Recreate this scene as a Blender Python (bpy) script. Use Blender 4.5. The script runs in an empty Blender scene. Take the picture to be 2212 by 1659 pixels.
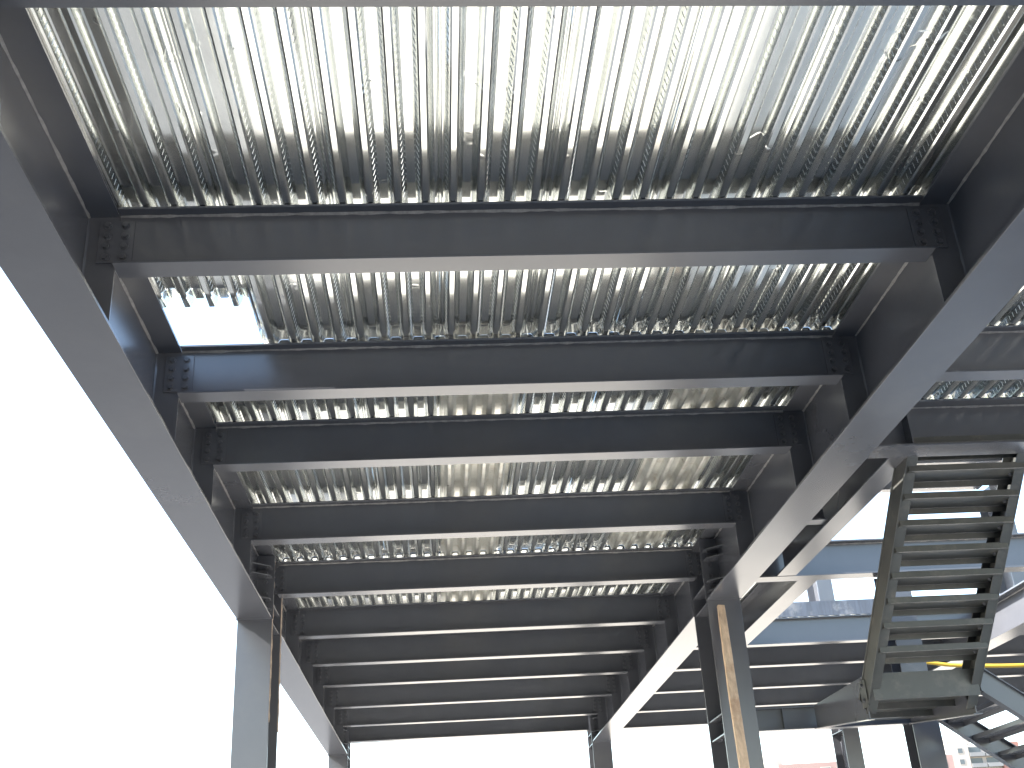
import bpy, bmesh, math, random
from mathutils import Vector, Matrix
random.seed(4)
R = math.radians
sc = bpy.context.scene
C = sc.collection

# ---------------------------------------------------------------- camera, sky, sun, exposure
U = 2.8                                   # metres per survey unit; survey origin is the lens
EYE = 1.6
cam = bpy.data.cameras.new('camera')
cam.sensor_width = 36.0
cam.lens = 36.0 * 2435.15 / 2212.0
cam.clip_start = 0.05
cam.clip_end = 5000
co = bpy.data.objects.new('camera', cam)
C.objects.link(co)
yaw, pitch, roll = R(4.6862), R(25.4808), R(-3.5818)
fw = Vector((math.sin(yaw) * math.cos(pitch), math.cos(yaw) * math.cos(pitch), math.sin(pitch)))
rt = Vector((math.cos(yaw), -math.sin(yaw), 0))
up = rt.cross(fw)
c_, s_ = math.cos(roll), math.sin(roll)
rt, up = c_ * rt + s_ * up, -s_ * rt + c_ * up
M = Matrix((rt, up, -fw)).transposed().to_4x4()
M.translation = (0, 0, EYE)
co.matrix_world = M
sc.camera = co

SUN_EL, SUN_AZ = R(38), R(-99)            # azimuth measured from +Y, negative towards -X
wd = bpy.data.worlds.new('World')
sc.world = wd
wd.use_nodes = True
nt = wd.node_tree
bg = nt.nodes['Background']
sky = nt.nodes.new('ShaderNodeTexSky')
sky.sky_type = 'NISHITA'
sky.sun_disc = False
sky.sun_elevation = SUN_EL
sky.sun_rotation = SUN_AZ
sky.air_density = 1.2
sky.dust_density = 1.2
sky.ozone_density = 1.0
nt.links.new(sky.outputs[0], bg.inputs[0])
bg.inputs[1].default_value = 0.12
sl = bpy.data.lights.new('sun', 'SUN')
sl.energy = 4.5
sl.angle = R(0.53)
sl.color = (1.0, 0.95, 0.87)
so = bpy.data.objects.new('sun', sl)
C.objects.link(so)
sd = Vector((math.sin(SUN_AZ) * math.cos(SUN_EL), math.cos(SUN_AZ) * math.cos(SUN_EL), math.sin(SUN_EL)))
so.rotation_euler = sd.to_track_quat('Z', 'Y').to_euler()
so.location = (0, 0, 60)
sc.view_settings.view_transform = 'Standard'
sc.view_settings.look = 'None'
sc.view_settings.gamma = 1.0
sc.view_settings.use_curve_mapping = False
sc.view_settings.exposure = 2.88
sc.cycles.use_denoising = True
sc.cycles.max_bounces = 10
sc.cycles.diffuse_bounces = 5
sc.cycles.glossy_bounces = 6
sc.cycles.sample_clamp_indirect = 10.0
sc.cycles.caustics_reflective = True
sc.cycles.blur_glossy = 0.0

# ---------------------------------------------------------------- materials
def mat(name, col, rough=0.5, metal=0.0, var=0.15, vscale=3.0, rvar=0.08, bump=0.0, bscale=40.0,
        stretch=(1, 1, 1), spec=0.5, stain=None, stain_amt=0.0, stain_scale=1.5):
    m = bpy.data.materials.new(name)
    m.use_nodes = True
    n, l = m.node_tree.nodes, m.node_tree.links
    b = n['Principled BSDF']
    b.inputs['Metallic'].default_value = metal
    b.inputs['Specular IOR Level'].default_value = spec
    tc = n.new('ShaderNodeTexCoord')
    mp = n.new('ShaderNodeMapping')
    mp.inputs['Scale'].default_value = stretch
    l.new(tc.outputs['Object'], mp.inputs['Vector'])
    no = n.new('ShaderNodeTexNoise')
    no.inputs['Scale'].default_value = vscale
    no.inputs['Detail'].default_value = 8
    no.inputs['Roughness'].default_value = 0.65
    l.new(mp.outputs[0], no.inputs['Vector'])
    ramp = n.new('ShaderNodeValToRGB')
    e = ramp.color_ramp.elements
    e[0].position, e[1].position = 0.3, 0.7
    e[0].color = tuple(c * (1 - var) for c in col) + (1,)
    e[1].color = tuple(min(1, c * (1 + var)) for c in col) + (1,)
    l.new(no.outputs['Fac'], ramp.inputs[0])
    colout = ramp.outputs[0]
    if stain:
        n2 = n.new('ShaderNodeTexNoise')
        n2.inputs['Scale'].default_value = stain_scale
        n2.inputs['Detail'].default_value = 10
        n2.inputs['Roughness'].default_value = 0.7
        l.new(tc.outputs['Object'], n2.inputs['Vector'])
        mr = n.new('ShaderNodeMapRange')
        mr.inputs['From Min'].default_value = 0.52
        mr.inputs['From Max'].default_value = 0.68
        mr.inputs['To Max'].default_value = stain_amt
        l.new(n2.outputs['Fac'], mr.inputs['Value'])
        mx = n.new('ShaderNodeMix')
        mx.data_type = 'RGBA'
        l.new(mr.outputs[0], mx.inputs['Factor'])
        l.new(colout, mx.inputs['A'])
        mx.inputs['B'].default_value = stain + (1,)
        colout = mx.outputs['Result']
    l.new(colout, b.inputs['Base Color'])
    mr = n.new('ShaderNodeMapRange')
    mr.inputs['To Min'].default_value = max(0.02, rough - rvar)
    mr.inputs['To Max'].default_value = rough + rvar
    l.new(no.outputs['Fac'], mr.inputs['Value'])
    l.new(mr.outputs[0], b.inputs['Roughness'])
    if bump:
        nb = n.new('ShaderNodeTexNoise')
        nb.inputs['Scale'].default_value = bscale
        nb.inputs['Detail'].default_value = 4
        l.new(mp.outputs[0], nb.inputs['Vector'])
        bp = n.new('ShaderNodeBump')
        bp.inputs['Strength'].default_value = 0.6
        bp.inputs['Distance'].default_value = bump
        l.new(nb.outputs['Fac'], bp.inputs['Height'])
        l.new(bp.outputs[0], b.inputs['Normal'])
    return m

PAINT = mat("grey_blue_primer_paint", (0.063, 0.066, 0.076), 0.25, var=0.07, vscale=1.7, rvar=0.05, bump=0.0004, bscale=5,
            spec=0.6, stain=(0.085, 0.085, 0.088), stain_amt=0.3, stain_scale=1.3)
PAINT2 = mat('stair_primer_paint', (0.040, 0.042, 0.040), 0.42, var=0.2, vscale=4, bump=0.001, bscale=12,
             stain=(0.11, 0.10, 0.085), stain_amt=0.5, stain_scale=6)
WELD = mat('weld_bead_metal', (0.16, 0.155, 0.15), 0.5, var=0.35, vscale=30, bump=0.002, bscale=120)
BOLT = mat('painted_bolt_steel', (0.05, 0.053, 0.06), 0.4, var=0.2, vscale=9)
CEMENT = mat('cement_splashed_edge', (0.06, 0.07, 0.09), 0.6, var=0.3, vscale=6, stretch=(4, 1, 0.4),
             stain=(0.22, 0.22, 0.22), stain_amt=0.8, stain_scale=2.5)
RUST = mat('dusty_rusty_edge', (0.24, 0.19, 0.15), 0.75, var=0.4, vscale=14)
WOOD = mat('raw_timber', (0.46, 0.33, 0.22), 0.75, var=0.3, vscale=5, stretch=(6, 6, 0.5), bump=0.002, bscale=20,
           stain=(0.28, 0.16, 0.09), stain_amt=0.7, stain_scale=4)
HOSE = mat('yellow_rubber', (0.34, 0.23, 0.02), 0.45, var=0.1)
CONC = mat('pale_concrete', (0.48, 0.458, 0.422), 0.85, var=0.15, vscale=1.2, bump=0.004, bscale=15)
SOIL = mat('dry_sandy_soil', (0.40, 0.36, 0.30), 0.95, var=0.25, vscale=0.3, bump=0.02, bscale=4)
GALV = mat('galvanised_sheet', (0.66, 0.68, 0.665), 0.12, metal=1.0, var=0.10, vscale=5, rvar=0.04, bump=0.00005,
           bscale=5, stretch=(1.5, 0.5, 1))
GALV2 = mat('galvanised_sheet_dirty', (0.60, 0.60, 0.56), 0.30, metal=1.0, var=0.15, vscale=6, rvar=0.08, bump=0.0010,
            bscale=6, stain=(0.42, 0.36, 0.28), stain_amt=0.6, stain_scale=9)
def two_lobes(m, rough2, fac):
    n, l = m.node_tree.nodes, m.node_tree.links
    b = n['Principled BSDF']
    g2 = n.new('ShaderNodeBsdfPrincipled')
    g2.inputs['Metallic'].default_value = 1.0
    g2.inputs['Roughness'].default_value = rough2
    for k in ('Base Color', 'Normal'):
        if b.inputs[k].links:
            l.new(b.inputs[k].links[0].from_socket, g2.inputs[k])
    mx = n.new('ShaderNodeMixShader')
    mx.inputs[0].default_value = fac
    l.new(b.outputs[0], mx.inputs[1])
    l.new(g2.outputs[0], mx.inputs[2])
    l.new(mx.outputs[0], n['Material Output'].inputs[0])
def creases(m, scale, lo, hi, dist):
    n, l = m.node_tree.nodes, m.node_tree.links
    b = n['Principled BSDF']
    tc = n.new('ShaderNodeTexCoord')
    no = n.new('ShaderNodeTexNoise')
    no.inputs['Scale'].default_value = scale
    no.inputs['Detail'].default_value = 2
    l.new(tc.outputs['Object'], no.inputs['Vector'])
    mr = n.new('ShaderNodeMapRange')
    mr.interpolation_type = 'SMOOTHSTEP'
    mr.inputs['From Min'].default_value = lo
    mr.inputs['From Max'].default_value = hi
    l.new(no.outputs['Fac'], mr.inputs['Value'])
    bp = n.new('ShaderNodeBump')
    bp.inputs['Distance'].default_value = dist
    l.new(mr.outputs[0], bp.inputs['Height'])
    if b.inputs['Normal'].links:
        l.new(b.inputs['Normal'].links[0].from_socket, bp.inputs['Normal'])
    l.new(bp.outputs[0], b.inputs['Normal'])
creases(GALV, 4.0, 0.66, 0.70, 0.0012)
two_lobes(GALV, 0.42, 0.16)
two_lobes(GALV2, 0.6, 0.5)
PINK = mat('pink_render_wall', (0.20, 0.135, 0.125), 0.9, var=0.06, vscale=0.2)
BRICKW = mat('red_brick_wall', (0.17, 0.085, 0.07), 0.9, var=0.12, vscale=0.5)
CREAM = mat('cream_render_wall', (0.25, 0.23, 0.21), 0.9, var=0.06, vscale=0.2)
GREYC = mat('grey_concrete_frame', (0.12, 0.125, 0.13), 0.9, var=0.08, vscale=0.4)
GLASS = mat('dark_window_glass', (0.05, 0.06, 0.07), 0.15, var=0.1)

# ---------------------------------------------------------------- mesh helpers
def P(x, y, z):
    return Vector((x * U, y * U, EYE + z * U))

def mesh_obj(name, bm, material, parent=None, smooth=False):
    me = bpy.data.meshes.new(name)
    bm.normal_update()
    bm.to_mesh(me)
    bm.free()
    if smooth:
        for p in me.polygons:
            p.use_smooth = True
    me.materials.append(material)
    o = bpy.data.objects.new(name, me)
    C.objects.link(o)
    if parent is not None:
        o.parent = parent
    return o

def add_box(bm, a, b):
    x0, x1 = sorted((a[0], b[0])); y0, y1 = sorted((a[1], b[1])); z0, z1 = sorted((a[2], b[2]))
    v = [bm.verts.new(q) for q in ((x0, y0, z0), (x1, y0, z0), (x1, y1, z0), (x0, y1, z0),
                                   (x0, y0, z1), (x1, y0, z1), (x1, y1, z1), (x0, y1, z1))]
    for f in ((0, 3, 2, 1), (4, 5, 6, 7), (0, 1, 5, 4), (1, 2, 6, 5), (2, 3, 7, 6), (3, 0, 4, 7)):
        bm.faces.new([v[i] for i in f])

def box(name, a, b, material, parent=None, bevel=0.0):
    bm = bmesh.new()
    add_box(bm, a, b)
    if bevel:
        bmesh.ops.bevel(bm, geom=bm.edges[:], offset=bevel, segments=1, affect='EDGES')
    return mesh_obj(name, bm, material, parent)

def prism(name, pts, vec, material, parent=None, bevel=0.0):
    """closed outline pts (3D, planar) pushed along vec"""
    bm = bmesh.new()
    a = [bm.verts.new(p) for p in pts]
    b = [bm.verts.new(Vector(p) + Vector(vec)) for p in pts]
    n = len(pts)
    bm.faces.new(a); bm.faces.new(b[::-1])
    for i in range(n):
        bm.faces.new((a[i], b[i], b[(i + 1) % n], a[(i + 1) % n]))
    bmesh.ops.recalc_face_normals(bm, faces=bm.faces[:])
    if bevel:
        bmesh.ops.bevel(bm, geom=bm.edges[:], offset=bevel, segments=1, affect='EDGES')
    return mesh_obj(name, bm, material, parent)

def thing(name, label, cat, group=None, loc=(0, 0, 0)):
    o = bpy.data.objects.new(name, None)
    o.empty_display_size = 0.2
    C.objects.link(o)
    o.location = loc
    o['label'] = label
    o['category'] = cat
    o['kind'] = 'thing'
    if group:
        o['group'] = group
    return o

def structure(o):
    o['kind'] = 'structure'
    return o

def bolt_mesh():
    bm = bmesh.new()
    bmesh.ops.create_cone(bm, cap_ends=True, segments=12, radius1=0.022, radius2=0.022, depth=0.005,
                          matrix=Matrix.Translation((0, 0, 0.0025)))
    bmesh.ops.create_cone(bm, cap_ends=True, segments=6, radius1=0.0175, radius2=0.0165, depth=0.013,
                          matrix=Matrix.Translation((0, 0, 0.0115)))
    me = bpy.data.meshes.new('bolt')
    bm.to_mesh(me); bm.free()
    me.materials.append(BOLT)
    return me
BM = bolt_mesh()

def bolt(loc, normal, parent):
    o = bpy.data.objects.new('bolt', BM)
    C.objects.link(o)
    o.parent = parent
    o.location = loc
    o.rotation_euler = Vector(normal).to_track_quat('Z', 'Y').to_euler()
    o.rotation_euler.rotate_axis('Z', random.uniform(0, 1))
    return o

def bead(name, p0, p1, r, parent, up1, up2, mat_=WELD):
    """irregular triangular weld bead from p0 to p1 in a corner, up1/up2 = the two directions out of the corner"""
    bm = bmesh.new()
    p0, p1, up1, up2 = Vector(p0), Vector(p1), Vector(up1), Vector(up2)
    n = max(4, int((p1 - p0).length / 0.05))
    prev = None
    for i in range(n + 1):
        q = p0.lerp(p1, i / n)
        k = r * random.uniform(0.6, 1.35)
        ring = [bm.verts.new(q - up1 * 0.002 - up2 * 0.002), bm.verts.new(q + up1 * k), bm.verts.new(q + up2 * k * random.uniform(.8, 1.2))]
        if prev:
            for a in range(3):
                bm.faces.new((prev[a], prev[(a + 1) % 3], ring[(a + 1) % 3], ring[a]))
        prev = ring
    bmesh.ops.recalc_face_normals(bm, faces=bm.faces[:])
    return mesh_obj(name, bm, mat_, parent)

# ---------------------------------------------------------------- survey numbers (units, lens = origin)
GB, GT = 1.0, 1.236                    # girder underside, girder top = underside of deck ribs
TF = 0.0075                            # flange plate
JB = 1.1135                            # joist underside
XL0, XL1 = -0.685, -0.566              # left girder flange edges
XR0, XR1 = 0.9735, 1.0936              # right girder flange edges
X30, X31 = 2.600, 2.705                  # third girder
JY = [1.123, 1.803, 2.355, 2.793, 3.430, 4.062, 4.720, 5.275, 5.780, 6.400, 7.026, 7.50]
JPRE = 0.60
COLS = {0: 0.60, 1: 4.048, 2: 7.50}    # column rows
CD = 0.115                             # half depth of a column
FLOOR = -EYE / U

# ---------------------------------------------------------------- ground
bm = bmesh.new()
add_box(bm, (-1500, -1500, -6.0), (1500, 3000, -4.6))
g = structure(mesh_obj('ground', bm, SOIL))
slab = structure(box('floor_slab', (-0.70 * U, -4.0, -0.5), (5.2 * U, 7.9 * U, 0.0), CONC))

ASPH = mat('added_yard_asphalt', (0.065, 0.066, 0.068), 0.9, var=0.2, vscale=1.0, bump=0.004, bscale=30)
structure(box('added_dark_yard', (-70.0, -80, -4.62), (-2.6, 150, -4.59), ASPH))  # unseen dark ground, added to keep bounce and deck reflections dim on this side
# ---------------------------------------------------------------- I-beam makers
def beam_x(name, label, x0, x1, y, zb, zt, wid, group, tf=0.005, tw=0.0042, near_ends=(), bolts=4, weld=False, stiff=(),
           cat='beam', material=None, ext=0.0):
    """I-beam along X; near_ends lists (x_edge, side) of bolted web splices on the camera side"""
    material = material or PAINT
    t = thing(name, label, cat, group, P((x0 + x1) / 2, y, zb))
    o = t.location
    def L(x, yy, z): return P(x, yy, z) - o
    h = wid / 2
    box('top_flange', L(x0, y - h, zt - tf), L(x1, y + h, zt), material, t, 0.0015)
    box('bottom_flange', L(x0, y - h, zb), L(x1, y + h, zb + tf), material, t, 0.0015)
    box('web', L(x0 - ext, y - tw / 2, zb + tf), L(x1 + ext, y + tw / 2, zt - tf), material, t)
    if weld:
        bead('weld_bead', L(x0, y - tw / 2, zt - tf), L(x1, y - tw / 2, zt - tf), 0.010, t, (0, -1, 0), (0, 0, -1))
        bead('weld_bead', L(x0, y - tw / 2, zb + tf), L(x1, y - tw / 2, zb + tf), 0.008, t, (0, -1, 0), (0, 0, 1), PAINT)
    for xe, s in near_ends:
        # splice plate lapping the girder's fin plate and the joist web
        a, b = xe - s * 0.034, xe + s * 0.030
        z0, z1 = zb + tf + 0.008, zt - tf - 0.012
        pl = box('splice_plate', L(a, y - tw / 2 - 0.0042, z0), L(b, y - tw / 2 - 0.0005, z1), material, t, 0.001)
        for xb in (xe - s * 0.018, xe + s * 0.014):
            for k in range(bolts):
                zz = z0 + (z1 - z0) * (k + 0.5) / bolts
                bolt(L(xb, y - tw / 2 - 0.0042, zz), (0, -1, 0), pl)
    for xs in stiff:
        box('stiffener_plate', L(xs - 0.0015, y - h * 0.95, zb + tf), L(xs + 0.0015, y - tw / 2, zt - tf), material, t, 0.001)
    return t

def beam_y(name, label, x0, x1, y0, y1, zb, zt, group, tf=TF, tw=0.0055, fins=(), fin_sides=(), ends=(), weld=True, cat='girder',
           ribs=True):
    t = thing(name, label, cat, group, P((x0 + x1) / 2, (y0 + y1) / 2, zb))
    o = t.location
    xm = (x0 + x1) / 2
    def L(x, yy, z): return P(x, yy, z) - o
    box('top_flange', L(x0, y0, zt - tf), L(x1, y1, zt), PAINT, t, 0.002)
    box('bottom_flange', L(x0, y0, zb), L(x1, y1, zb + tf), PAINT, t, 0.002)
    box('web', L(xm - tw / 2, y0, zb + tf), L(xm + tw / 2, y1, zt - tf), PAINT, t)
    if weld:
        for s in (-1, 1):
            bead('weld_bead', L(xm + s * tw / 2, y0, zt - tf), L(xm + s * tw / 2, y1, zt - tf), 0.010, t, (s, 0, 0), (0, 0, -1))
            bead('weld_bead', L(xm + s * tw / 2, y0, zb + tf), L(xm + s * tw / 2, y1, zb + tf), 0.009, t, (s, 0, 0), (0, 0, 1), PAINT)
    for yf in fins:
        for s in fin_sides:
            xe = x1 if s > 0 else x0
            box('stiffener_plate', L(xm + s * tw / 2, yf - 0.0022, zb + tf), L(xe, yf + 0.0022, zt - tf), PAINT, t, 0.001)
            bead('weld_bead', L(xm + s * tw / 2, yf - 0.0022, zb + tf), L(xm + s * tw / 2, yf - 0.0022, zt - tf), 0.008, t, (s, 0, 0), (0, -1, 0), PAINT)
    for ye, s in ends:                 # end plate facing a column flange, s = direction from the plate into the girder
        pl = box('end_plate', L(x0 - 0.004, ye, zb - 0.002), L(x1 + 0.004, ye + s * 0.008, zt - 0.010), PAINT, t, 0.0015)
        for side in (-1, 1):
            for k, z in enumerate((1.022, 1.057, 1.098, 1.139, 1.172)):
                bolt(L(xm + side * 0.035, ye + s * 0.008, z - 0.010), (0, s, 0), pl)
            if ribs:
                for z in (1.022, 1.057, 1.139, 1.172):
                    xa, xb = xm + side * tw / 2, xm + side * 0.058
                    prism('rib_plate', [L(xa, ye + s * .008, z), L(xb, ye + s * .008, z), L(xb, ye + s * 0.05, z), L(xa, ye + s * 0.10, z)],
                          (0, 0, 0.010), PAINT, t)
    return t

# ---------------------------------------------------------------- girders
NEARJ = [j for j in JY if j < 4.0]
FARJ = [j for j in JY if 4.2 < j < 7.4]
yc0, yc1, yc2 = COLS[0], COLS[1], COLS[2]
G = 'long plate girders running away from the camera'
beam_y('plate_girder', 'long blue-grey girder along the open left edge, nearest the camera', XL0, XL1, yc0 + CD, yc1 - CD, GB, GT, G,
       fins=NEARJ, fin_sides=(1,), ends=((yc1 - CD, -1),))
beam_y('plate_girder', 'far length of the left edge girder, beyond the left front column', XL0, XL1, yc1 + CD, yc2 - CD, GB, GT, G,
       fins=FARJ, fin_sides=(1,), ends=((yc1 + CD, 1), (yc2 - CD, -1)))
beam_y('plate_girder', 'broad grey girder slanting down from the right edge to the plank column', XR0, XR1, yc0 + CD, yc1 - CD, GB, GT, G,
       fins=NEARJ, fin_sides=(-1, 1), ends=((yc1 - CD, -1),))
beam_y('plate_girder', 'far girder with pale lit underside running on behind the plank column', XR0, XR1, yc1 + CD, yc2 - CD, GB, GT, G,
       fins=FARJ, fin_sides=(-1, 1), ends=((yc1 + CD, 1), (yc2 - CD, -1)))
beam_y('plate_girder', 'girder with bright lit underside behind the stair at the right edge', X30, X31, yc1 + CD, yc2 - CD, 1.068, GT, G,
       fins=FARJ, fin_sides=(-1, 1), ends=((yc2 - CD, -1),), ribs=False)

# ---------------------------------------------------------------- columns
ZT = 1.232
def column(name, label, xa, xb, y, z0, z1, d=CD, plates=(), tf=0.0075, group='steel columns', side=1, rust=False, tw=0.006):
    t = thing(name, label, 'column', group, P((xa + xb) / 2, y, z0))
    o = t.location
    def L(x, yy, z): return P(x, yy, z) - o
    xm = (xa + xb) / 2
    box('front_flange', L(xa, y - d, z0), L(xb, y - d + tf, z1), PAINT, t, 0.002)
    box('rear_flange', L(xa, y + d - tf, z0), L(xb, y + d, z1), PAINT, t, 0.002)
    box('web', L(xm - tw / 2, y - d + tf, z0), L(xm + tw / 2, y + d - tf, z1), PAINT, t)
    box('base_plate', L(xa - .03, y - d - .03, z0), L(xb + .03, y + d + .03, z0 + .010), PAINT, t, 0.003)
    if z1 == ZT:
        box('sun_block_cap', L(xa, y - d, z1 + .0001), L(xb, y + d, GT), PAINT, t)  # closing plate added to keep sun out of the open column top
    for z in plates:
        for s in (-1, 1):
            box('stiffener_plate', L(xm + s * tw / 2, y - d + tf, z), L(xm + s * 0.056, y + d - tf, z + 0.005), PAINT, t, 0.001)
    if rust:
        for yy in (y - d + tf / 2, y + d - tf / 2):
            bead('rust_streak', L(xb, yy, GB - 0.35), L(xb, yy, GT - 0.03), 0.011, t, (1, 0, 0), (0, -1, 0), RUST)
    return t
column('steel_column', 'wide pale-blue column under the left girder, nearer of the two on the left', XL0, XL1, yc1, FLOOR, ZT,
       plates=(GB - .006, GT - .09, 1.06), rust=True)
column('steel_column', 'small far column at the end of the left girder', XL0, XL1, yc2, FLOOR, ZT, plates=(GB - .006, 1.06))
column('steel_column', 'dark column on the right with a timber plank leaning on it', XR0, XR1, yc1, FLOOR, ZT,
       plates=(GB - .006, .539, .606, 1.06))
column('steel_column', 'far middle column under the white sky beyond the right girder', XR0, XR1, yc2, FLOOR, ZT, plates=(GB - .006, 1.06))
column('steel_column', 'tall far column seen under and above the beams left of the stair', X30, X31, yc2, FLOOR, 2.66, plates=(GB - .006,))
column('steel_column', 'slim dark column carrying the stair landing', 1.668, 1.765, 4.062, FLOOR, 1.10, d=0.045, tf=.005, tw=.004)
for xa, xb, w in ((XL0, XL1, 'left'), (XR0, XR1, 'right')):
    column('steel_column', 'column beside the camera under the near end of the %s girder' % w, xa, xb, yc0, FLOOR, ZT)
column('steel_column', 'column under the near end of the girder right of the stair', X30, X31, yc1, FLOOR, ZT)

# ---------------------------------------------------------------- joists of the left bay
ORD = ['first', 'second', 'third', 'fourth', 'fifth', 'sixth', 'seventh', 'eighth', 'ninth', 'tenth', 'eleventh', 'last']
JG = 'floor joists between the left and right girders'
WJ = 0.052
beam_x('floor_joist', 'joist overhead behind the camera, nearest column line', XL1 + .001, XR0 - .001, JPRE, JB, GT - .001, WJ, JG, weld=False)
for i, y in enumerate(JY):
    if i == 0:
        lab = 'joist cut off along the top edge of the picture'
    elif i == 11:
        lab = 'deeper end beam against the white sky, farthest of the cross beams'
    else:
        lab = '%s full cross joist down from the top, between the two long girders' % ORD[i - 1]
    if i == 11:
        beam_x('end_beam', lab, XL1 + .001, XR0 - .001, y, 1.088, GT - .001, 0.07, JG)
        continue
    beam_x('floor_joist', lab, XL1 + .001, XR0 - .001, y, JB, GT - .001, WJ, JG, weld=(0 < i < 6),
           near_ends=((XL1, 1), (XR0, -1)), bolts=4)

# right bay: joists, trimmers round the stair opening
RG = 'joists of the right bay'
for i in (0, 1):
    beam_x('floor_joist', '%s right-bay joist beyond the right frame edge' % ('nearest' if i == 0 else 'second'), XR1 + .001, X30 - .001, JY[i], JB, GT - .001, WJ, RG)
beam_x('floor_joist', 'grey joist in the right bay, high at the right edge', XR1 + .001, X30 - .001, JY[2], JB, GT - .001, WJ, RG, weld=True)
beam_x('trimmer_beam', 'wide-flanged beam at the head of the stair', XR1 + .001, X30 - .001, JY[3] + .004, 1.100, GT - .001, 0.088, RG, weld=True,
       stiff=(1.305, 2.1), tf=.006)
beam_x('floor_joist', 'short stub joist between the right girder and the stair trimmer', XR1 + .001, 1.27, JY[4], JB, GT - .001, WJ, RG)
beam_x('floor_beam', 'bright blue sky-lit beam crossing behind the stair, upper of two', XR1 + .001, X30 - .001, JY[5] + .004, 1.103, GT + .0, 0.07, RG,
       weld=True, tf=.006)
t7 = beam_x('floor_beam', 'blue beam with cement-streaked upper edge, below the other blue beam', XR1 + .001, X30 - .001, JY[7], JB, GT - .001, WJ, RG,
            near_ends=())
box('edge_trim', P(XR1 + .001, JY[7] - .029, GT + .001) - t7.location, P(X30 - .001, JY[7] - .026, GT + .072) - t7.location, CEMENT, t7)
for i, w in ((8, 'first'), (9, 'second'), (10, 'third')):
    beam_x('floor_joist', '%s dark joist below the two blue beams, right of the plank column' % w, XR1 + .001, X30 - .001, JY[i], JB, GT - .001, WJ, RG)
beam_x('end_beam', 'end beam of the right bay behind the stair landing', XR1 + .001, X30 - .001, JY[11], 1.088, GT - .001, 0.07, RG)
beam_y('trimmer_beam', 'slim beam parallel to the right girder ending at the upper blue beam', 1.272, 1.345, JY[3] + .05, JY[5] - .035, 1.104, GT, 'stair opening trimmers',
       tf=.006, tw=.004, weld=False, cat='beam')
beam_y('trimmer_beam', 'slim beam continuing beyond the upper blue beam towards the plank column', 1.372, 1.450, JY[5] + .042, JY[7] - .032, 1.104, GT, 'stair opening trimmers',
       tf=.006, tw=.004, weld=False, cat='beam')
for i in (7, 8, 9, 10, 11):
    beam_x('floor_joist', 'joist beyond the girder right of the stair, %s from the front' % ORD[i - 7], X31 + .001, 3.98, JY[i], JB, GT - .001, WJ, 'joists of the third bay')
beam_y('plate_girder', 'girder beyond the right frame edge closing the third bay', 3.98, 4.10, yc1 + CD, yc2 - CD, GB, GT, G, weld=False)
column('steel_column', 'column beyond the right frame edge at the far corner', 3.98, 4.10, yc2, FLOOR, 2.66)

# ---------------------------------------------------------------- corrugated deck
PITCH = 0.0519 * U
DEPTH = 0.060
def profile(nribs, x0):
    """points (x, z, kind) across a sheet, starting half-way along an upper flat; rib bottoms at z 0"""
    pts = []
    b, w, tpl = 0.26 * PITCH, 0.175 * PITCH, 0.39 * PITCH
    r = 0.006
    x = x0
    for k in range(nribs):
        l0 = x + tpl / 2
        pts += [(x, DEPTH), (l0 - r, DEPTH), (l0 + r * .4, DEPTH - r), (l0 + w - r * .4, r), (l0 + w + r, 0),
                (l0 + w + b - r, 0), (l0 + w + b + r * .4, r), (l0 + 2 * w + b - r * .4, DEPTH - r), (l0 + 2 * w + b + r, DEPTH)]
        x += PITCH
    pts.append((x, DEPTH))
    return pts

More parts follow.
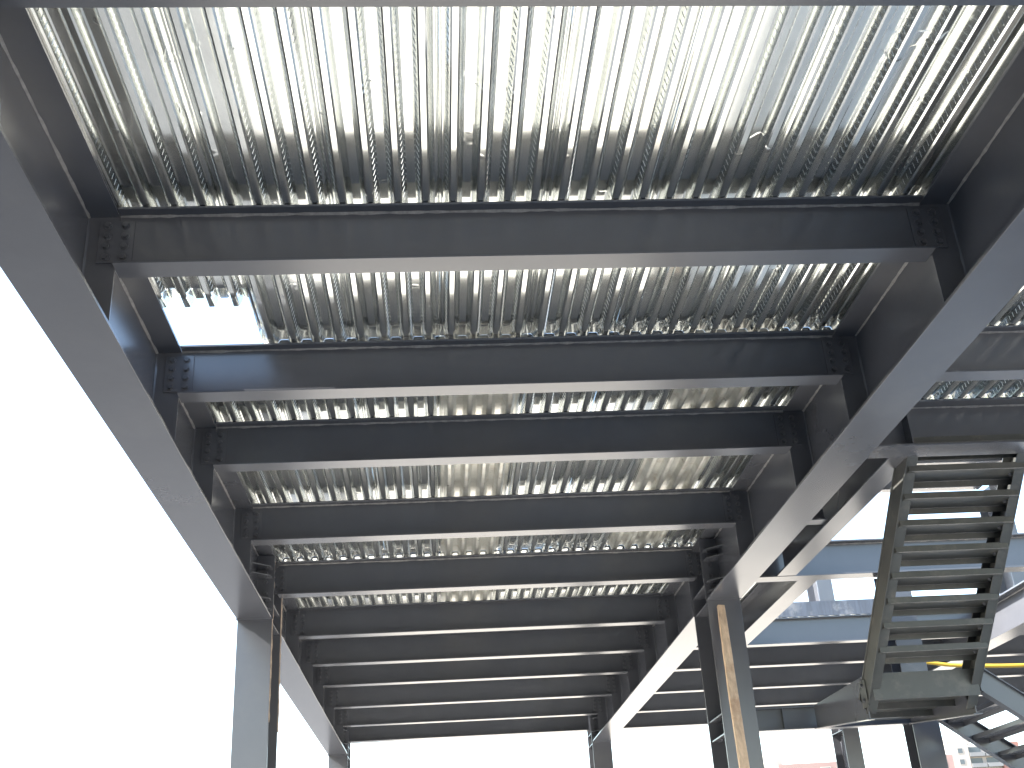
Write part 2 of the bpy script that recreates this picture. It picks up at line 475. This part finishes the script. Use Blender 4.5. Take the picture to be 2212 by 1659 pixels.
def deck_sheet(parent, x0, nribs, ya, yb, material, dz, emboss, name='deck_sheet'):
    """x0 metres, ya..yb metres, underside of ribs at deck level"""
    z0 = P(0, 0, GT).z + 0.002 + dz if parent.get('level') is None else parent['level'] + 0.002 + dz
    o = parent.location
    pr = profile(nribs, x0)
    n = max(2, int((yb - ya) / 0.16))
    bm = bmesh.new()
    rows = []
    ph = random.uniform(0, 6)
    for j in range(n + 1):
        y = ya + (yb - ya) * j / n
        row = []
        for (x, z) in pr:
            wob = 0.0006 * math.sin(y * 3.1 + ph) 
            row.append(bm.verts.new((x - o.x, y - o.y, z0 + z + wob - o.z)))
        rows.append(row)
    for j in range(n):
        for i in range(len(pr) - 1):
            bm.faces.new((rows[j][i], rows[j + 1][i], rows[j + 1][i + 1], rows[j][i + 1]))
    s = mesh_obj(name, bm, material, parent, smooth=True)
    s.data.set_sharp_from_angle(angle=R(14))
    sm = s.modifiers.new('thickness', 'SOLIDIFY')
    sm.thickness = 0.0012
    sm.offset = 1.0
    if emboss:
        bm = bmesh.new()
        b, w, tpl = 0.26 * PITCH, 0.175 * PITCH, 0.39 * PITCH
        for k in range(nribs):
            for side in (-1, 1):
                if random.random() < 0.3:
                    continue
                xc = x0 + k * PITCH + (tpl / 2 + w / 2 if side < 0 else tpl / 2 + w + b + w / 2)
                nrm = Vector((side * DEPTH, 0, -w)).normalized() * -1
                # outward (downward/into the flute) normal of that web
                nrm = Vector((DEPTH * (1 if side > 0 else -1), 0, -w)).normalized()
                tang = Vector((w * (1 if side < 0 else -1), 0, -DEPTH)).normalized()
                depth = random.uniform(0.0022, 0.0036)
                y = ya + 0.05
                while y < yb - 0.05:
                    c = Vector((xc - o.x, y - o.y, z0 + DEPTH / 2 - o.z))
                    ax = (tang * 0.018 + Vector((0, 0.009, 0)))
                    cr = Vector((0, 0.0034, 0))
                    q = [bm.verts.new(c - ax - cr), bm.verts.new(c - ax + cr), bm.verts.new(c + ax + cr), bm.verts.new(c + ax - cr)]
                    t1 = bm.verts.new(c - ax * .7 + nrm * depth)
                    t2 = bm.verts.new(c + ax * .7 + nrm * depth)
                    for f in ((q[0], q[1], t1), (q[1], q[2], t2, t1), (q[2], q[3], t2), (q[3], q[0], t1, t2)):
                        bm.faces.new(f)
                    y += 0.048
        if bm.verts:
            e = mesh_obj('embossment', bm, material, s)
            e['kind'] = 'stuff'
        else:
            bm.free()
    return s

deck = thing('metal_deck', 'shiny ribbed galvanised decking above the joists of the left bay', 'roof deck', None, P(0.2, 4.0, GT))
NR = 31
first = XL1 * U - 0.32 * PITCH - (0.39 / 2 + 0.175 + 0.13) * PITCH + 0.30 * PITCH
# rib 0 sits just inside the left girder's flange
x = first - PITCH * 0.0
cuts = [(JPRE - 0.12), JY[2] + .002, JY[5], JY[8], JY[11] + .03]
widths = [4, 4, 4, 4, 4, 4, 4, 3]
k = 0
for si, nr in enumerate(widths):
    if si == 7:
        nr = 3
    for ci in range(4):
        ya, yb = cuts[ci] * U + 0.002, cuts[ci + 1] * U - 0.002
        m = GALV
        if (si, ci) in ((3, 1), (3, 2), (6, 1)):
            m = GALV2
        if si == 0 and ci == 0:
            yb = 2.158 * U
        if si == 0 and ci == 1:
            ya += .022 * U
        #            # the sheet that stops short and leaves the hole
        nrr = nr
        deck_sheet(deck, x + (0.0 if si else 0.0), nrr, ya, yb, m, random.uniform(0, .0012), ci < 2)
    x += nr * PITCH

deck2 = thing('metal_deck', 'ribbed galvanised decking at the right edge above the right bay joists', 'roof deck', None, P(1.7, 2.0, GT))
x = XR1 * U - 0.3 * PITCH
for si in range(7):
    nr = 4 if si < 6 else 2
    deck_sheet(deck2, x, nr, (JPRE - .12) * U, (JY[3] + .03) * U, GALV, random.uniform(0, .0012), si < 4)
    x += nr * PITCH
deck5 = thing('metal_deck', 'narrow strip of decking between the right girder and the stair trimmers', 'roof deck', None, P(1.2, 4.0, GT))
deck_sheet(deck5, XR1 * U - 0.3 * PITCH, 5, (JY[3] + .034) * U, (JY[5] - .002) * U, GALV, 0, False)
deck_sheet(deck5, XR1 * U - 0.3 * PITCH, 7, (JY[5] + .002) * U, (JY[7] - .032) * U, GALV, 0, False)
deck3 = thing('metal_deck', 'dark ribbed decking behind the cement-streaked blue beam', 'roof deck', None, P(2.2, 6.2, GT))
x = XR1 * U - 0.3 * PITCH
for si in range(14):
    deck_sheet(deck3, x, 4, (JY[7] - .024) * U, (JY[11] + .03) * U, GALV, random.uniform(0, .0012), False)
    x += 4 * PITCH

# ---------------------------------------------------------------- upper storey frame seen through the stair opening
UB = 2.655
for y, w, wid, zb in ((6.4, 'nearest', WJ, UB + .01), (7.03, 'middle', WJ, UB + .01), (7.52, 'farthest', 0.07, UB)):
    beam_x('roof_joist', 'upper-storey joist seen through the stair opening, %s of three' % w, X31 + .001, 3.98, y, zb, UB + .13, wid, 'upper storey joists')
deck4 = thing('metal_deck', 'upper-storey ribbed decking seen between the top stair treads', 'roof deck', None, P(3.2, 7.0, UB + .131))
deck4['level'] = P(0, 0, UB + .131).z
x = (X30 - .02) * U
for si in range(8):
    deck_sheet(deck4, x, 4, 6.3 * U, 7.56 * U, GALV, random.uniform(0, .001), False)
    x += 4 * PITCH
for xa, xb, w in ((X30, X31, 'left'), (3.98, 4.10, 'right')):
    beam_y('roof_girder', 'upper-storey girder on the %s of the upper joists' % w, xa, xb, 6.3, 7.5 - CD, UB - .02, UB + .13, 'upper storey girders', weld=False)

# ---------------------------------------------------------------- stair
def plank_between(name, p0, p1, wid_vec, th_vec, material, parent, bevel=0.0):
    o = parent.location
    p0, p1, wv, tv = Vector(p0) - o, Vector(p1) - o, Vector(wid_vec), Vector(th_vec)
    return prism(name, [p0, p0 + wv, p1 + wv, p1], tv, material, parent, bevel)

st = thing('stair_flight', 'steel stair flight with open treads descending away behind the right girder', 'stairs', 'stair flights', P(1.48, 3.1, 0.5))
A0 = P(1.320, 2.835, 1.100)
A1 = P(1.320, 3.500, 0.515)
sl_ = (A1 - A0)
SW = 0.340 * U                                    # clear width + stringers
fl, dep, tk = 0.075, 0.20, 0.008
nrm = Vector((0, -sl_.z, sl_.y)).normalized()      # up out of the flight
if nrm.z < 0:
    nrm = -nrm
for sx, label in ((0, 'left'), (1, 'right')):
    xo = A0.x + (0 if sx == 0 else SW)
    d = 1 if sx == 0 else -1
    p0, p1 = Vector((xo, A0.y, A0.z)), Vector((xo, A1.y, A1.z))
    s = plank_between('stringer', p0, p1, nrm * dep, (d * tk, 0, 0), PAINT2, st, 0.001)
    for off in (0, dep - 0.011):
        q0, q1 = p0 + nrm * off, p1 + nrm * off
        f = plank_between('stringer_flange', q0 + Vector((-0.012 * d, 0, 0)), q1 + Vector((-0.012 * d, 0, 0)),
                          nrm * 0.011, (d * (fl + 0.012), 0, 0), PAINT2, st, 0.001)
    # edge line down the flange
NT = 9
xa, xb = A0.x + tk + .001, A0.x + SW - tk - .001
for k in range(NT):
    f = k * 0.098 + 0.005
    c = A0.lerp(A1, f) + Vector((0, 0, 0.075))
    o = st.location
    run, lip = 0.245, 0.055
    prof = [(-run / 2, 0.045), (-run / 2, 0), (run / 2, 0), (run / 2, -lip), (run / 2 - .005, -lip), (run / 2 - .005, -.005), (-run / 2 - .005, -.005), (-run / 2 - .005, .045)]
    pts = [Vector((xa, c.y + a, c.z + b)) - o for a, b in prof]
    tr = prism('tread', pts, (xb - xa, 0, 0), PAINT2, st, 0.0008)
    for zz, yy, uu in ((c.z - .005, c.y - run / 2 - .005, (0, -1, 0)), (c.z - .005, c.y + run / 2 - .005, (0, -1, 0))):
        bead('edge_bead', Vector((xa + .02, yy, zz)) - o, Vector((xb - .02, yy, zz)) - o, 0.003, tr, uu, (0, 0, -1), WELD)
    for xx in (xa + .06, xb - .06):
        bolt(Vector((xx, c.y, c.z - .005)) - o, (0, 0, -1), tr)

ld = thing('stair_landing', 'steel stair landing at the foot of the upper flight', 'landing', None, P(1.48, 3.75, 0.55))
o = ld.location
ZL0, ZL1 = 0.552, 0.625
# bent stringer ends running level on to the landing beam
for xx, d in ((A0.x, 1), (A0.x + SW, -1)):
    pts = [Vector((xx, 3.49 * U, EYE + .497 * U)), Vector((xx, 3.49 * U, EYE + .628 * U)), Vector((xx, 4.0 * U, EYE + .628 * U)), Vector((xx, 4.0 * U, EYE + .548 * U))]
    prism('side_channel', [p - o for p in pts], (d * .008, 0, 0), PAINT, ld, 0.001)
    pts = [Vector((xx - .03, 3.49 * U, EYE + .497 * U)), Vector((xx - .03, 4.0 * U, EYE + .548 * U)), Vector((xx + .05, 4.0 * U, EYE + .548 * U)), Vector((xx + .05, 3.49 * U, EYE + .497 * U))]
    prism('side_channel_flange', [p - o for p in pts], (0, 0, .010), PAINT, ld, 0.001)
box('landing_plate', Vector((A0.x + .01, 3.46 * U, EYE + .566 * U)) - o, Vector((A0.x + SW - .01, 4.0 * U, EYE + .570 * U)) - o, PAINT2, ld)
box('edge_plate', Vector((A0.x + .01, 3.43 * U, EYE + .545 * U)) - o, Vector((A0.x + SW - .01, 3.433 * U, EYE + .625 * U)) - o, PAINT2, ld, 0.001)
for yy in (3.62, 3.80):
    box('cross_angle', Vector((A0.x + .01, yy * U, EYE + .545 * U)) - o, Vector((A0.x + SW - .01, yy * U + .008, EYE + .5655 * U)) - o, PAINT2, ld)
pl = box('clip_plate', Vector((A0.x - .012, 3.47 * U, EYE + .535 * U)) - o, Vector((A0.x - .001, 3.52 * U, EYE + .615 * U)) - o, PAINT2, ld, 0.001)
bolt(Vector((A0.x - .012, 3.495 * U, EYE + .60 * U)) - o, (-1, 0, 0), pl)
bolt(Vector((A0.x - .012, 3.495 * U, EYE + .555 * U)) - o, (-1, 0, 0), pl)
beam_x('landing_beam', 'dark beam from the plank column to the landing column', 1.038, 1.69, 4.035, ZL0, ZL1 + .004, 0.045, None, tf=.004, near_ends=(), stiff=(1.21,))

# lower flight, turning right
s2 = thing('stair_flight', 'lower stair flight with open gaps at the bottom right corner', 'stairs', 'stair flights', P(1.9, 3.7, 0.3))
o = s2.location
SL2 = -0.75
def s2p(xx, yy, dz=0): return Vector((xx * U, yy * U, EYE + (0.560 + SL2 * (xx - 1.70)) * U + dz)) - o
Y1, Y2 = 3.50, 3.925
X0, X1 = 1.695, 2.95
for yy, d in ((Y1, 1), (Y2, -1)):
    for z0, z1, y0, y1, nm in ((0, .24, 0, .008, 'stringer'), (0, .010, -.03, .06, 'stringer_flange'), (.23, .24, -.03, .06, 'stringer_flange')):
        pts = [s2p(X0, yy, z0), s2p(X0, yy, z1), s2p(X1, yy, z1), s2p(X1, yy, z0)]
        for p in pts:
            p.y += d * y0
        prism(nm, pts, (0, d * (y1 - y0), 0), PAINT, s2, 0.001)
for k in range(16):
    xx = 1.703 + k * 0.078
    c = s2p(xx, 0, 0.10)
    run = 0.160
    prof = [(-run / 2, .035), (-run / 2, 0), (run / 2, 0), (run / 2, -.04), (run / 2 - .005, -.04), (run / 2 - .005, -.005), (-run / 2 - .005, -.005), (-run / 2 - .005, .035)]
    pts = [Vector((c.x + a, Y1 * U + .009 - o.y, c.z + b)) for a, b in prof]
    prism('tread', pts, (0, (Y2 - Y1) * U - .018, 0), PAINT, s2, 0.0008)

# ---------------------------------------------------------------- plank and hose
pk = thing('timber_plank', 'long rough timber plank leaning against the right column', 'plank', None, P(0.915, 3.46, FLOOR))
o = pk.location
top, bot = P(1.0095, 3.905, 0.968), P(0.915, 3.46, FLOOR)
bm = bmesh.new()
ax = (top - bot).normalized()
wv = Vector((1, 0.05, 0)); wv = (wv - ax * wv.dot(ax)).normalized()
tv = ax.cross(wv).normalized()
n = 26
prev = None
for i in range(n + 1):
    f = i / n
    c = bot.lerp(top, f) - o + tv * -0.022 + wv * (0.006 * math.sin(f * 7) + random.uniform(-.0015, .0015))
    w = 0.042 + 0.003 * math.sin(f * 11) + random.uniform(-.001, .001)
    if i == n:
        w *= 0.92
    ring = [bm.verts.new(c + wv * a * w + tv * b * 0.02) for a, b in ((-1, -1), (1, -1), (1, 1), (-1, 1))]
    if prev:
        for a in range(4):
            bm.faces.new((prev[a], prev[(a + 1) % 4], ring[(a + 1) % 4], ring[a]))
    else:
        bm.faces.new(ring[::-1])
    prev = ring
bm.faces.new(prev)
bmesh.ops.recalc_face_normals(bm, faces=bm.faces[:])
bmesh.ops.bevel(bm, geom=[e for e in bm.edges if len(e.link_faces) == 2 and e.calc_face_angle(0) > 0.8], offset=.004, segments=1, affect='EDGES')
mesh_obj('board', bm, WOOD, pk)

bm = bmesh.new()
prev = None
hp = [P(2.02, 4.72, 0.905), P(2.09, 4.70, 0.888), P(2.2, 4.68, 0.868), P(2.5, 4.62, 0.845), P(2.9, 4.6, 0.86), P(3.4, 4.6, 0.95)]
def cat(pts, t):
    i = min(int(t), len(pts) - 2); f = t - i
    p = [pts[max(0, i - 1)], pts[i], pts[i + 1], pts[min(len(pts) - 1, i + 2)]]
    return 0.5 * ((2 * p[1]) + (p[2] - p[0]) * f + (2 * p[0] - 5 * p[1] + 4 * p[2] - p[3]) * f * f + (3 * p[1] - p[0] - 3 * p[2] + p[3]) * f ** 3)
org = hp[0]
for i in range(51):
    c = cat(hp, i / 50 * 5) - org
    ring = [bm.verts.new(c + Vector((0, math.cos(a * .785), math.sin(a * .785))) * 0.023) for a in range(8)]
    if prev:
        for a in range(8):
            bm.faces.new((prev[a], prev[(a + 1) % 8], ring[(a + 1) % 8], ring[a]))
    prev = ring
ho = mesh_obj('hose', bm, HOSE, smooth=True)
ho.location = org
ho['label'] = 'yellow hose hanging behind the right side of the stair'
ho['category'] = 'hose'
ho['kind'] = 'thing'

# ---------------------------------------------------------------- far buildings
def far_block(name, label, x0, x1, y, depth, ztop, zbase, bays, storey, parapet=1.0):
    t = thing(name, label, 'building', 'distant buildings', ((x0 + x1) / 2, y, zbase))
    o = t.location
    def L(a, b, c): return Vector((a, b, c)) - o
    xx = x0
    for (w, kind, m, hh) in bays:
        xe = xx + w
        setb = 1.2 if kind == 'balcony' else 0
        box('wall', L(xx, y + setb, zbase), L(xe, y + depth, ztop + hh), m, t)
        zf = ztop - storey
        for f in range(5):
            if kind == 'window':
                nw = max(1, int(w / 3.4))
                for j in range(nw):
                    cx = xx + w * (j + .5) / nw
                    fr = box('window', L(cx - .75, y - .06, zf + .8), L(cx + .75, y - .002, zf + 2.3), CREAM, t)
                    box('pane', L(cx - .6, y - .10, zf + .95), L(cx + .6, y - .062, zf + 2.15), GLASS, fr)
            elif kind == 'balcony':
                nw = max(1, int(w / 3.4))
                for j in range(nw):
                    a, b = xx + w * j / nw + .15, xx + w * (j + 1) / nw - .15
                    ba = box('balcony', L(a, y - .2, zf), L(b, y + setb - .002, zf + 1.0), GREYC, t)
                    box('opening', L(a + .4, y + setb - .08, zf + 1.002), L(b - .4, y + setb - .003, zf + 2.4), GLASS, t)
            zf -= storey
        xx = xe
    return t
Yb = 300.0
b1 = far_block('apartment_block', 'distant pink and brick apartment block at the lower right', .4275 * Yb, .58 * Yb, Yb, 14, 1.6 + .1165 * Yb, -4.6,
               [(5.2, 'window', PINK, -2.0), (4.6, 'window', CREAM, 0.6), (8.6, 'balcony', CREAM, 0), (5.2, 'window', BRICKW, 0.4), (9, 'window', CREAM, -3)], 2.75)
o = b1.location
zt = 1.6 + .1165 * Yb
box('roof_house', Vector((.4275 * Yb + 5.5, Yb + 3, zt + .605)) - o, Vector((.4275 * Yb + 12, Yb + 9, zt + 2.6)) - o, CREAM, b1)
box('mast', Vector((.4275 * Yb + 11, Yb + 4, zt + 2.602)) - o, Vector((.4275 * Yb + 11.25, Yb + 4.25, zt + 5.2)) - o, GREYC, b1)
Yc = 160.0
b2 = far_block('low_block', 'distant pale pink block with roof house and masts behind the far posts', .278 * Yc, .345 * Yc, Yc, 10, 1.6 + .1085 * Yc, -4.6,
               [(2.0, 'window', CREAM, 0), (8.7, 'window', PINK, 0.1)], 2.8)
o = b2.location
zt = 1.6 + .1085 * Yc
box('roof_house', Vector((.2805 * Yc, Yc + 1, zt + .102)) - o, Vector((.296 * Yc, Yc + 5, zt + 1.6)) - o, CREAM, b2)
for q in (.2865, .2915):
    box('mast', Vector((q * Yc, Yc + 2, zt + 1.602)) - o, Vector((q * Yc + .10, Yc + 2.1, zt + 2.9)) - o, GREYC, b2)

# unseen house-like block, added left of and behind the camera to shade near floor
b3 = far_block('added_shade_block', 'added unseen cream block left of the steel frame, shading the near floor', -21.0, -9.0, -14.0, 17.6, 14.0, -4.6,
               [(12.0, 'window', CREAM, 0.3)], 3.0)
